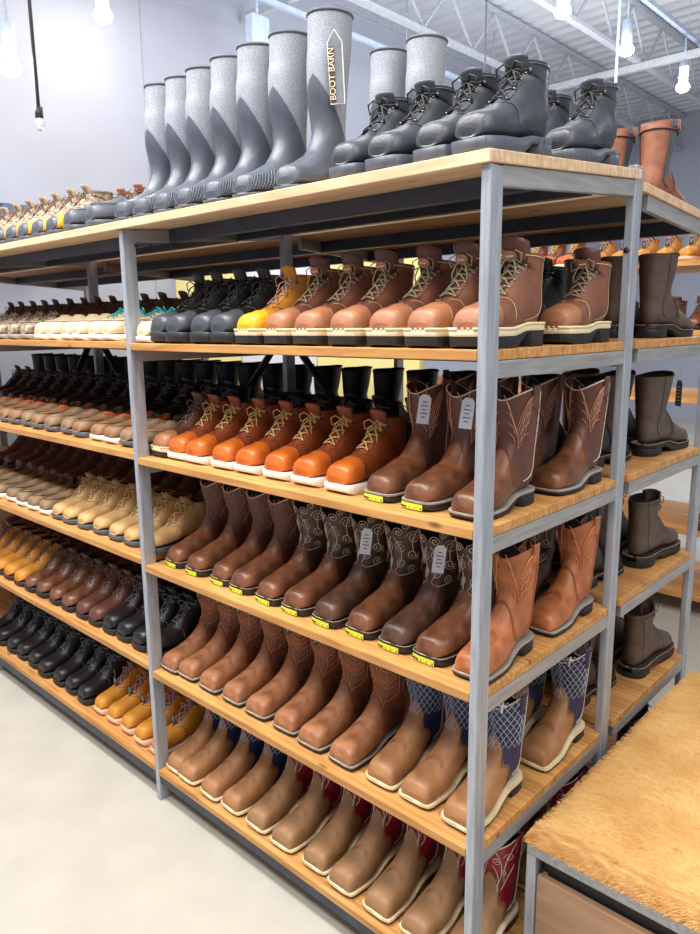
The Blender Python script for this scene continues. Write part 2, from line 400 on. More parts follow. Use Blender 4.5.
# ------------------------------------------------------------------ shoe generator
def cat(P, u):
    n = len(P)-1; x = min(max(u, 0), .99999)*n; i = int(x); f = x-i
    def g(k):
        if k < 0: return [2*a-b for a, b in zip(P[0], P[1])]
        if k > n: return [2*a-b for a, b in zip(P[n], P[n-1])]
        return P[k]
    a, b, c, d = g(i-1), g(i), g(i+1), g(i+2)
    return [.5*((2*q)+(-p+r)*f+(2*p-5*q+4*r-s)*f*f+(-p+3*q-3*r+s)*f**3) for p, q, r, s in zip(a, b, c, d)]
class Last:
    """surface S(u,t): u runs toe -> shaft top, t runs round the section, t=0 front/top, t=pi sole/back"""
    def __init__(s, K, side, L, curve=.005): s.K = K; s.side = side; s.L = L; s.c = curve
    def S(s, u, t, off=0):
        Ay, Az, By, Bz, w, e, b = cat(s.K, u)
        c, sn = math.cos(t), math.sin(t)
        cc = math.copysign(abs(c)**e, c); ss = math.copysign(abs(sn)**e, sn)
        my, mz = (Ay+By)/2, (Az+Bz)/2; hy, hz = (By-Ay)/2, (Bz-Az)/2
        hl = math.hypot(hy, hz)+1e-9
        k = (hl+off)/hl
        y = my+hy*cc*k; z = mz+hz*cc*k
        x = (w+off)*ss*(1-b*cc)
        if u < .08: y -= off*(1-u/.08)
        q = -y/s.L
        x += s.side*s.c*(max(0, q-.35)**2*2.2-.1)
        return (x, y, z)
    def uz(s, z, t):
        lo, hi = .45, 1.0
        for _ in range(18):
            m = (lo+hi)/2
            if s.S(m, t)[2] < z: lo = m
            else: hi = m
        return (lo+hi)/2
    def patch(s, mb, u0, u1, t0, t1, nu, nt, off=0, off1=None):
        """u0,u1,t0,t1 may be functions (of t / of u)"""
        rows = []
        for i in range(nu+1):
            a = i/nu; row = []
            for j in range(nt+1):
                b = j/nt
                if callable(t0):
                    uu = u0+(u1-u0)*a; ta, tb = t0(uu), t1(uu); t = ta+(tb-ta)*b
                else:
                    t = t0+(t1-t0)*b
                    ua = u0(t) if callable(u0) else u0; ub = u1(t) if callable(u1) else u1
                    uu = ua+(ub-ua)*a
                row.append(s.S(uu, t, off))
            rows.append(row)
        mb.grid(rows)
def foot_keys(L, toe, hh, sole_toe, sole_heel, width, inst, fat=1.0):
    """toe: 0 round .. 1 square. hh toe box height over the sole"""
    zs = sole_toe; zh = sole_heel; W_ = width
    sq = toe
    e0 = .72-.1*sq
    w0 = W_*(.50+.22*sq); w1 = W_*(.68+.18*sq); w2 = W_*(.86+.09*sq); w3 = W_*.96
    h = hh*fat
    return [[-L+.001, zs+h*.06, -L-.001, zs+h*.34, w0*.62, .8, .1],
            [-L-.001, zs, -L+.001, zs+h*.54, w0, e0, .1],
            [-L+.002, zs-.0, -L+.008, zs+h*.80, w1, e0, .12],
            [-L+.016, zs, -L+.024, zs+h*.93, w2, e0, .12],
            [-L+.036, zs, -L+.042, zs+h*1.0, w3, e0, .13],
            [-L+.064, zs, -L+.066, zs+h*1.08+inst*.3, W_, .78, .15],
            [-L+.095, zs+(zh-zs)*.15, -L+.092, zs+h*1.2+inst*.9, W_*.96, .8, .2]]
def western_keys(L=.262, H=.285, toe=1, hh=.045, sole=.012, heel=.030, width=.046):
    K = foot_keys(L, toe, hh, sole, heel, width, .012)
    K += [[-L+.128, sole+(heel-sole)*.5, -L+.118, .098, width*.87, .84, .18],
          [-L+.165, heel-.004, -L+.140, .122, width*.80, .88, .12],
          [-.052, heel, -L+.152, .142, width*.78, .9, .08],
          [-.016, heel+.001, -L+.159, .158, width*.78, .92, .04],
          [-.002, heel+.022, -L+.162, .174, width*.80, .95, 0],
          [-.002, heel+.055, -L+.160, .190, width*.86, .97, 0],
          [-.003, .125, -L+.154, .210, width*.96, 1, 0],
          [.001, .185, -L+.147, .240, width*1.06, 1, 0],
          [.004, .235, -L+.142, .263, width*1.12, 1, 0],
          [.007, H, -L+.138, H, width*1.16, 1, 0]]
    return K
def lace_keys(L=.262, H=.175, toe=.2, hh=.05, sole=.026, heel=.036, width=.046, lean=.0):
    K = foot_keys(L, toe, hh, sole, heel, width, .008)
    z = heel-.03
    K += [[-L+.122, sole+(heel-sole)*.5, -L+.114, sole+.086, width*.88, .85, .18],
          [-L+.155, heel-.002, -L+.134, sole+.104, width*.82, .88, .12],
          [-.050, heel, -L+.150, sole+.120, width*.80, .9, .08],
          [-.014, heel+.001, -L+.161, sole+.132, width*.78, .92, .04],
          [-.001, heel+.022, -L+.167, sole+.142, width*.80, .95, 0],
          [-.003, heel+.055, -L+.168, (sole+.142)*.5+H*.5, width*.80, .97, 0],
          [-.005, H*.5+(heel+.055)*.5, -L+.166, sole*.15+H*.85, width*.84, 1, 0],
          [.002+lean, H-.006, -L+.160+lean, H, width*.90, 1, 0]]
    return K
def wellie_keys(L=.262, H=.48, sole=.014, heel=.022, width=.044):
    K = foot_keys(L, .15, .052, sole, heel, width, .010)
    K += [[-L+.128, sole+.004, -L+.116, .096, width*.9, .86, .16],
          [-L+.165, heel-.004, -L+.136, .118, width*.86, .9, .1],
          [-.050, heel, -L+.148, .136, width*.85, .92, .06],
          [-.014, heel+.002, -L+.156, .156, width*.86, .94, .03],
          [-.001, heel+.026, -L+.159, .18, width*.88, .96, 0],
          [-.003, .09, -L+.157, .21, width*.92, 1, 0],
          [.002, .17, -L+.152, .25, width*1.0, 1, 0],
          [.020, .27, -L+.158, .32, width*1.10, 1, 0],
          [.040, .38*H/.48, -L+.170, .40*H/.48, width*1.16, 1, 0],
          [.056, H, -L+.180, H, width*1.2, 1, 0]]
    return K
def low_keys(L=.25, hh=.042, sole=.022, heel=.026, width=.043, back=.062):
    K = foot_keys(L, .1, hh, sole, heel, width, .002)
    K += [[-L+.125, sole, -L+.122, sole+hh+.024, width*.86, .84, .2],
          [-L+.155, heel, -L+.155, sole+back+.004, width*.78, .86, .2],
          [-.065, heel, -.065, sole+back-.006, width*.76, .88, .15],
          [-.038, heel, -.036, sole+back-.004, width*.78, .9, .1],
          [-.018, heel, -.014, sole+back+.006, width*.70, .92, .05],
          [-.005, heel+.002, -.002, sole+back+.012, width*.48, .95, 0],
          [.002, heel+.010, .003, sole+back+.010, width*.16, 1, 0]]
    return K
def outline(last, K, grow, y_from=None):
    """closed footprint polygon (x,y) for soles, from section widths"""
    L = last.L; st = []
    for k in K[1:9]: st.append((k[0], k[4]))
    wk = K[8][4]
    pts = [(-L-grow, K[1][4]*.75), (-L-grow*.8+.001, K[1][4]+grow*.4)]
    for (y, w) in st[1:]: pts.append((y-grow*.3, w*(1.04)+grow))
    pts = [p for p in pts if p[0] < -.085]
    pts += [(-.075, wk*.98+grow), (-.045, wk*1.0+grow), (-.022, wk*.92+grow), (-.006, wk*.66+grow), (.001+grow*.6, wk*.3+grow*.4)]
    # resample smoothly
    fine = []
    for i in range(len(pts)-1):
        for q in range(3):
            f = q/3; fine.append((pts[i][0]*(1-f)+pts[i+1][0]*f, pts[i][1]*(1-f)+pts[i+1][1]*f))
    fine.append(pts[-1])
    if y_from is not None: fine = [p for p in fine if p[0] >= y_from]
    def cx(y): q = -y/L; return last.side*last.c*(max(0, q-.35)**2*2.2-.1)
    return [(cx(y)+w, y) for y, w in fine]+[(cx(y)-w, y) for y, w in reversed(fine)]
def slab(mb, poly, zb, zt, inset=.002):
    n = len(poly); cyy = sum(p[1] for p in poly)/n; cxx = sum(p[0] for p in poly)/n
    def sc(p, d):
        x, y = p; dx, dy = x-cxx, y-cyy; l = math.hypot(dx, dy*.45)+1e-9; return (x-dx/l*d, y-dy*.45/l*d)
    rows = [[(*sc(p, inset), zb(p[1])) for p in poly], [(*p, zb(p[1])+inset) for p in poly], [(*p, zt(p[1])-inset*.5) for p in poly], [(*sc(p, inset*.7), zt(p[1])) for p in poly]]
    mb.grid(rows, True)
    h = n//2
    for z, rw, fl in ((0, rows[0], 0), (1, rows[3], 1)):   # strip caps
        A = rw[:h]; B = list(reversed(rw[h:]))
        mb.grid([A, B] if fl else [B, A])
def make_sole(last, K, root, sole, heel, style, msole, mwelt, grow=.004, label=None, text=None):
    L = last.L
    def zt(y):
        q = (y+L)/L
        f = min(1, max(0, (q-.34)/.3)); f = f*f*(3-2*f); return sole+(heel-sole)*f+.003
    poly = outline(last, K, grow)
    if style == 'lug': poly = [(x+(.0014 if i_ % 2 else -.0008)*(1 if x > 0 else -1), y) for i_, (x, y) in enumerate(poly)]
    if style in ('western', 'lug'):
        th = (.010 if sole < .015 else .015) if style == 'western' else .018
        def zb(y):
            q = (y+L)/L; f = min(1, max(0, (q-.42)/.2)); tip = max(0, .08-q)*.06
            return max(0, (zt(y)-th)*f)+tip
        m = MB(); slab(m, poly, zb, lambda y: zt(y)-.004); so = m.build('sole', M[msole], root)
        m = MB(); hp = outline(last, K, grow, -.078 if style == 'western' else -.085)
        slab(m, hp, lambda y: 0.0, lambda y: zt(y)-.006, .001); m.build('heel', M[msole], root)
    else:      # wedge
        def zb(y): q = (y+L)/L; return max(0, .06-q)*.10
        m = MB(); slab(m, poly, zb, lambda y: zt(y)-.003, .003); so = m.build('sole', M[msole], root)
    if mwelt:
        p2 = outline(last, K, grow+(.0026 if mwelt == 'cream_rubber' else .0012)); m = MB()
        slab(m, p2, lambda y: zt(y)-(.0075 if mwelt == 'cream_rubber' else .0045), lambda y: zt(y)+.0005, .0008)
        m.build('welt', M[mwelt], root)
        m = MB(); n = len(p2)        # welt stitches
        for i in range(0, n):
            x, y = p2[i]; x2, y2 = p2[(i+1) % n]
            m.bar((x*.99, y, zt(y)+.0009), (x*.99+(x2-x)*.55, y+(y2-y)*.55, zt(y)+.0009), .0012, .0012)
        m.build('welt_stitching', M['thread'] if mwelt != 'cream_rubber' else M['tan_welt'], root)
    if label:
        m = MB(); fine = []
        half = [p for p in poly if p[1] < -L+.045]
        half.sort(key=lambda p: p[0])
        if last: 
            seg = half
            rows = [[(x*1.02, y-.0022, sole*.05+.0015) for x, y in seg], [(x*1.02, y-.0022, sole-.002) for x, y in seg]]
            seg_l = int(len(seg)*.62)
            rows = [r[:max(4, seg_l)] for r in rows]
            m.grid(rows); lb = m.build('toe_label', M['label_yellow'], root)
            m = MB(); r0, r1_ = rows
            for i in range(1, len(r0)-2):
                a = Vector(r0[i]); b = Vector(r1_[i]); c = Vector(r0[i+1])
                for q in (.2, .6):
                    pa = a.lerp(c, q)+Vector((0, -.0006, 0))
                    m.bar(pa+Vector((0, 0, .003)), pa+Vector((0, 0, .0065)), .0014, .0008, (0, 1, 0))
            m.build('printing', M['label_black'], lb)
def hang_tag(root, loc, size, mt, rz=0, tilt=0, marks='text', strap=None):
    w, h = size
    def T(p):
        x, y, z = p; c, s = math.cos(tilt), math.sin(tilt); x, z = c*x-s*z, s*x+c*z
        c, s = math.cos(rz), math.sin(rz); return (loc[0]+c*x-s*y, loc[1]+s*x+c*y, loc[2]+z)
    m = MB(); P = [(-w/2, 0, -h), (w/2, 0, -h), (w/2, 0, -w*.3), (w*.25, 0, 0), (-w*.25, 0, 0), (-w/2, 0, -w*.3)]
    m.fan([T((x, -.0006, z)) for x, y, z in P]); m.fan([T((x, .0006, z)) for x, y, z in P], True)
    tg = m.build('hang_tag', M[mt], root, False)
    m = MB()
    for sgn in (-1, 1):
        for i in range(5):
            z = -h*(.25+.13*i)
            ww = w*(.30 if i % 2 else .18)
            m.bar(T((-ww, .0012*sgn, z)), T((ww, .0012*sgn, z)), .0004, h*.028 if marks == 'text' else h*.08, (0, 0, 1))
    m.build('printing', M['label_black'] if mt != 'tag_black' else M['paper'], tg, False)
    m = MB(); m.tube([T((0, 0, -.003)), T((0, .004, .012)), T((0, .0, .03))], .0006, 3); m.build('tag_string', M['thread'], tg)
def curve_on(last, mb, pts, tc, r=.0011, off=.0022):
    """pts: (a,z): a = metres round from the side line tc, z = height"""
    out = []
    for a, z in pts:
        t = tc-a/.05*(1 if tc < PI else -1); t = t
        u = last.uz(z, t); out.append(last.S(u, t, off))
    mb.tube(out, r, 3)
def spiral(ca, cz, r0, turns, dir_=1, ph=0, n=14, tail=None):
    P = []
    for i in range(n+1):
        f = i/n; a = ph+dir_*turns*2*PI*f; r = r0*(1-.85*f); P.append((ca+r*math.cos(a), cz+r*math.sin(a)))
    return ([tail]+P) if tail else P
def bez(a, b, c, n=8):
    return [tuple((1-f)**2*p+2*f*(1-f)*q+f*f*r for p, q, r in zip(a, b, c)) for f in [i/n for i in range(n+1)]]
def motif(style):
    C = []
    if style == 'swirl':
        C += [spiral(-.018, .235, .019, 2.0, 1, 0, 24), spiral(.018, .205, .018, 2.0, -1, 2, 24), spiral(-.016, .185, .016, 1.8, 1, 3, 20),
              spiral(.016, .160, .014, 1.8, -1, 1, 18), spiral(-.016, .145, .012, 1.6, 1, 4, 16), spiral(.020, .250, .014, 1.6, 1, 0, 16), spiral(.002, .268, .010, 1.5, 1, 2, 14)]
        C += [bez((-.034, .262), (.004, .22), (-.034, .17)), bez((.034, .235), (.0, .19), (.030, .14)), bez((-.032, .14), (0, .118), (.032, .138))]
    elif style == 'flame':
        for k in range(5):
            d = k*.0065
            C.append(bez((-.034+d*.5, .265-d*.6), (-.022+d, .19), (-.006+d*.3, .135+d*1.7))+bez((-.006+d*.3, .135+d*1.7), (.006+d*.3, .19), (.030-d*.4, .262-d*.9)))
        for k in range(3):
            C.append(bez((-.026, .222-k*.024), (-.006, .206-k*.022), (-.012+k*.003, .19-k*.02)))
            C.append(bez((.026, .222-k*.024), (.006, .206-k*.022), (.012-k*.003, .19-k*.02)))
    elif style == 'feather':
        for k in range(7):
            z = .13+k*.019
            C.append(bez((-.002, z), (-.014, z+.004), (-.024, z+.022))); C.append(bez((.004, z), (.016, z+.004), (.024, z+.022)))
        C += [bez((0, .12), (.004, .2), (0, .268)), bez((-.032, .15), (-.036, .2), (-.03, .262)), bez((.03, .15), (.034, .2), (.03, .262))]
    elif style == 'plait':
        for k in range(3):
            C.append([(-.03+.008*k+.006*math.sin(i*.9+k), .14+i*.0085) for i in range(16)])
            C.append([(.03-.008*k-.006*math.sin(i*.9+k), .14+i*.0085) for i in range(16)])
        C.append(bez((-.032, .262), (0, .21), (.032, .262))); C.append(bez((-.032, .25), (0, .195), (.032, .25)))
    elif style == 'lattice':
        for k in range(-7, 8):
            a = []; b = []
            for i in range(13):
                z = .125+i*.0125; x = k*.017+(i-6)*.0085
                if abs(x) < .046 and z > .13+.9*max(0, .012-abs(abs(x)-.02)): a.append((x, z)); b.append((-x, z))
            if len(a) > 1: C += [a, b]
    elif style == 'scroll':
        C += [spiral(-.014, .23, .014, 1.4, 1, 0, 16), spiral(.016, .215, .013, 1.4, -1, 2, 16), spiral(0, .178, .011, 1.3, 1, 1, 14),
              bez((-.03, .268), (.01, .2), (-.008, .14)), bez((.03, .268), (-.012, .21), (.012, .14)), bez((-.03, .2), (-.01, .16), (-.004, .13)), bez((.03, .2), (.01, .165), (.006, .13))]
    return C
PROTO = {}
def western(side, p):
    L = p.get('L', .262); H = p.get('H', .276)
    so, he = (.019, .036) if p.get('label') or p.get('thick') else (.013, .031)
    K = western_keys(L, H, p.get('toe', 1), p.get('hh', .050), so, he)
    la = Last(K, side, L); root = empty(p['name'])
    dip = p.get('dip', .10)
    top = lambda t: 1-dip*abs(math.cos(t))**2.2*(1.0 if math.cos(t) > 0 else .75)
    ub = lambda t: .52+.05*math.cos(2*t)+(.07*abs(math.sin(t))**4)*(-1 if p.get('deep') else .3)
    if p.get('deep'): ub = lambda t: .60+.05*math.cos(t)-.10*math.exp(-((abs(math.sin(t))-.85)/.16)**2)+.05*math.exp(-(math.sin(t)/.3)**2)
    m = MB(); la.patch(m, 0.0, ub, 0, 2*PI, 26, 28, .0014); m.fan([la.S(0, 2*PI*i/28, .0014) for i in range(28)]); m.build('vamp', M[p['vamp']], root)
    m = MB(); la.patch(m, lambda t: ub(t)-.03, top, 0, 2*PI, 18, 28)
    m.cur = 1; la.patch(m, top, lambda t: .72, 0, 2*PI, 5, 28, -.0035)
    m.build('shaft', [M[p['shaft']], M['lining']], root)
    m = MB(); pts = [la.S(top(t), t, -.001) for t in [2*PI*i/40 for i in range(41)]]; m.tube(pts, .0018, 5)
    m.build('top_piping', M[p.get('pipe', 'thread')], root)
    for sg in (1, -1):          # side seams
        tc = PI/2 if sg > 0 else 3*PI/2
        m = MB(); m.tube([la.S(.56+.42*i/12, tc+.42*sg, .0016) for i in range(13)], .0014, 4); m.build('side_seam', M[p.get('pipe', 'thread')], root)
        if p.get('strap', True):
            rows = []
            for i in range(9):
                a = i/8
                cen = [(.90, .003), (.95, .0035), (.99, .004), (1.0, .006), (1.0, .004), (1.0, -.001), (.99, -.006), (.95, -.006), (.90, -.006)][i]
                dz = [0, 0, 0, .003, .008, .003, 0, 0, 0][i]
                r = []
                for k in (-1, 0, 1):
                    P = la.S(cen[0], tc+.20*k, cen[1]); r.append((P[0], P[1], P[2]+dz))
                rows.append(r)
            m = MB(); m.grid(rows); o = m.build('pull_strap', M[p.get('strapm', p['shaft'])], root)
            sd = o.modifiers.new('thickness', 'SOLIDIFY'); sd.thickness = .0015
    if p.get('gore'):
        for tc in (PI/2, 3*PI/2):
            m = MB(); la.patch(m, .66, .985, tc-.55, tc+.55, 10, 8, .0018); m.build('elastic_gore', M['trim_grey'], root)
    m = MB()
    for tc in (PI/2, 3*PI/2):
        for c in motif(p.get('motif', 'flame')): curve_on(la, m, c, tc-.80 if tc < PI else tc+.80, p.get('tr', .0012)); curve_on(la, m, c, tc+.80 if tc < PI else tc-.80, p.get('tr', .0012))
    m.build('embroidery', M[p.get('thread', 'thread')], root)
    m = MB()        # vamp stitching and toe bug
    for off in (0, .008):
        m.tube([la.S(ub(t)-.008-off*1.6, t, .0026) for t in [-PI/2*1.15+PI*1.15*i/24 for i in range(25)]], .0007, 3)
    for k in range(3): m.tube([la.S(.335+.012*k+.03*math.cos(t*2.2), t, .0022) for t in [-.6+1.2*i/10 for i in range(11)]], .0007, 3)
    m.build('vamp_stitching', M[p.get('vt', 'rust')], root)
    make_sole(la, K, root, so, he, 'western', p.get('sole', 'black_rubber'), p.get('welt', 'tan_welt'), label=p.get('label'))
    if p.get('tagc'):
        hang_tag(root, (.052, -.135, .252), (.030, .072), p['tagc'], .75, -.12)
    if p.get('blacktag'):
        hang_tag(root, (0.012, -L+.132, H-.006), (.017, .030), 'tag_black', .3, .1)
    if p.get('cross'):
        m = MB(); P = Vector(la.S(la.uz(.262, .55), .55, .004)); 
        m.bar(P+Vector((-.002, 0, -.016)), P+Vector((.002, 0, .013)), .004, .004, (0, 1, 0)); m.bar(P+Vector((-.011, -.001, .002)), P+Vector((.011, .001, .005)), .004, .004, (0, 1, 0))
        m.build('cross_emblem', M['paper'], root)
    return root
def lacer(side, p):
    L = p.get('L', .262); H = p.get('H', .175); width = p.get('width', .046)
    so, he = p.get('so', .026), p.get('he', .036)
    K = lace_keys(L, H, p.get('toe', .2), p.get('hh', .05), so, he, width)
    la = Last(K, side, L); root = empty(p['name'])
    u0 = p.get('throat', .40)
    def tg(u):
        f = min(1, max(0, (u-u0)/.06)); return .06+(.30*f if u > u0 else 0) if u > u0 else 0.0
    fl = p.get('flare', .10)
    tg1 = lambda u: tg(u)+fl*max(0, (u-.7)/.3)
    m = MB(); la.patch(m, 0.0, 1.0, tg1, lambda u: 2*PI-tg1(u), 44, 28, .0)
    m.cur = 1; la.patch(m, 1.0, .62, tg1, lambda u: 2*PI-tg1(u), 6, 24, -.005)
    rows = [[la.S(1.0, tg1(1)+(2*PI-2*tg1(1))*i/24, 0) for i in range(25)], [la.S(1.0, tg1(1)+(2*PI-2*tg1(1))*i/24, -.005) for i in range(25)]]
    m.cur = 0; m.grid(rows)
    m.cur = 0; m.fan([la.S(0, 2*PI*i/28) for i in range(28)])
    m.build('upper', [M[p['upper']], M[p.get('lining', 'lining')]], root)
    if p.get('over'):
        m = MB(); la.patch(m, .12, lambda t: .40-.06*math.cos(t), 0, 2*PI, 12, 28, .0009); m.build('vamp', M[p['over']], root)
    if p.get('cap'):
        uc = p.get('capu', .30)
        m = MB(); la.patch(m, .0, lambda t: uc+.02*math.cos(t), 0, 2*PI, 16, 28, .0016); m.fan([la.S(0, 2*PI*i/28, .0016) for i in range(28)]); m.build('toe_cap', M[p['cap']], root)
        m = MB(); m.tube([la.S(uc+.02*math.cos(t), t, .0018) for t in [-2.2+4.4*i/24 for i in range(25)]], .0012, 4); m.build('cap_seam', M[p.get('seam', p['cap'])], root)
    # quarter overlay and back stay
    m = MB(); ub = lambda t: u0-.02+.09*abs(math.sin(t))**1.5
    for sg in (1, -1):
        rr = []
        for i in range(15):
            f = i/14; t = .35+1.6*f; rr.append(la.S(ub(t)+.01, sg*t, .0014))
        m.tube(rr, .0011, 4)
        rr = [la.S(.60+.4*i/10, sg*(2.35-.25*math.sin(i/10*PI)), .0012) for i in range(11)]; m.tube(rr, .0009, 4)
    rr = [la.S(.985, .5+(2*PI-1.0)*i/24, .0016) for i in range(25)]; m.tube(rr, .0013, 4)
    m.build('seam_stitching', M[p.get('stitch', 'lace_brown')], root)
    # tongue
    rows = []
    ext = p.get('tongue', .022)
    for i in range(13):
        f = i/12; u = u0-.03+(1.0-u0+.03)*min(1, f/.86); row = []
        e = max(0, f-.86)/.14
        for k in range(7):
            t = (-1+k/3)*(.62+p.get('tw', .15)*f); P = la.S(min(u, .999), t, -.003+.003*f)
            row.append((P[0], P[1]-ext*.35*e-.006*f*f, P[2]+ext*e*(1-.25*abs(-1+k/3)**3)))
        rows.append(row)
    m = MB(); m.grid(rows); o = m.build('tongue', M[p.get('tonguem', p['upper'])], root); sd = o.modifiers.new('thickness', 'SOLIDIFY'); sd.thickness = .005; sd.offset = -1
    if p.get('patch'):
        P = Vector(rows[11][3]); Q = Vector(rows[9][3]); up_ = (P-Q).normalized(); nrm = Vector((1, 0, 0)).cross(up_)
        if nrm.y > 0: nrm = -nrm
        cen = P.lerp(Q, .5)+nrm*.0065
        m = MB(); ring = [cen+Vector((1, 0, 0))*.017*math.cos(a)+up_*.012*math.sin(a) for a in [2*PI*i/20 for i in range(20)]]
        m.fan(ring); m.fan([q+nrm*-.002 for q in ring], True); pt = m.build('tongue_patch', M[p['patch']], o)
        m = MB()
        for k in range(5): c0 = cen+nrm*.0012+Vector((-.008+k*.004, 0, 0)); m.bar(c0-up_*.0018, c0+up_*.0018, .0026, .0008, nrm)
        m.build('printing', M['paper'], pt)
    # eyestays, eyelets, laces
    for sg in (1, -1):
        m = MB()
        ta = (lambda u: sg*(tg1(u)-.005)); tb = (lambda u: sg*(tg1(u)+.26))
        la.patch(m, u0+.045, .995, ta, tb, 14, 3, .0018); m.build('eyestay', M[p.get('stay', p['upper'])], root)
    ne = p.get('eyes', 6); E = []
    me = MB()
    for k in range(ne):
        u = u0+.06+(p.get('lt', .955)-u0-.06)*k/(ne-1)
        for sg in (1, -1):
            P = Vector(la.S(u, sg*(tg1(u)+.13), .0026)); E.append((u, sg, P))
            Q = Vector(la.S(u, sg*(tg1(u)+.13), .0040)); me.tube([P, Q], .0034, 8)
    me.build('eyelets', M[p.get('eye', 'eyelet')], root)
    ml = MB(); lr = p.get('lr', .0019)
    for k in range(ne-1):
        for sg in (1, -1):
            a = E[2*k+(0 if sg > 0 else 1)][2]; b = E[2*(k+1)+(1 if sg > 0 else 0)][2]
            u = (E[2*k][0]+E[2*(k+1)][0])/2
            mid = Vector(la.S(u, 0, .0075+(.002 if sg > 0 else 0)))
            ml.tube([a.lerp(b, 0)+(mid-a)*.0, (a*2+mid).lerp(mid*3, .0)/3+Vector((0, -.0015, .0015)), mid, (b*2+mid)/3+Vector((0, -.0015, .0015)), b], lr, 5)
    a, b = E[0][2], E[1][2]; mid = Vector(la.S(E[0][0], 0, .005)); ml.tube([a, mid, b], lr, 5)
    # bow
    kb = p.get('bow', ne-1); kb = min(kb, ne-1)
    cen = Vector(la.S(E[2*kb][0], 0, .011))
    for sg in (1, -1):
        ml.tube([E[2*kb+(0 if sg > 0 else 1)][2], cen], lr, 5)
        r_ = random.Random(int(side*3+5+sg*2))
        for (w_, h_) in ((.030, .012), ):
            ml.tube([cen, cen+Vector((sg*.014, -.010, .012)), cen+Vector((sg*w_, -.012, .004)), cen+Vector((sg*.028, -.010, -.016)), cen+Vector((sg*.010, -.006, -.006)), cen], lr, 5)
        ml.tube([cen, cen+Vector((sg*.012, -.012, -.010)), cen+Vector((sg*.020, -.016, -.030)), cen+Vector((sg*.022+r_.uniform(-.01, .01), -.020, -.046))], lr, 5)
    ml.build('laces', M[p.get('lace', 'lace_brown')], root)
    make_sole(la, K, root, so, he, p.get('style', 'lug'), p.get('sole', 'black_rubber'), p.get('welt'), p.get('grow', .005))
    if p.get('rim'):
        m = MB(); p2 = outline(la, K, .0075); 
        def zt(y):
            q = (y+L)/L; f = min(1, max(0, (q-.34)/.3)); f = f*f*(3-2*f); return so+(he-so)*f+.003
        slab(m, p2, lambda y: zt(y)-.012, lambda y: zt(y)+.001, .001); rm = m.build('midsole', M[p['rim']], root)
        m = MB(); n = len(p2)
        for i in range(n):
            for q in (0, .34, .67):
                x = p2[i][0]*(1-q)+p2[(i+1) % n][0]*q; y = p2[i][1]*(1-q)+p2[(i+1) % n][1]*q
                m.box(x*.985-.0018, x*.985+.0018, y-.0016, y+.0016, zt(y), zt(y)+.006)
        m.build('serrated_edge', M[p['rim']], rm)
    if p.get('tagc'): hang_tag(root, (.02, -.11, H*.78), (.026, .04), p['tagc'], .6, .3)
    if p.get('blacktag'): hang_tag(root, (0.0, -L+.085, so+.105), (.018, .034), 'tag_black', .2, .1)
    return root
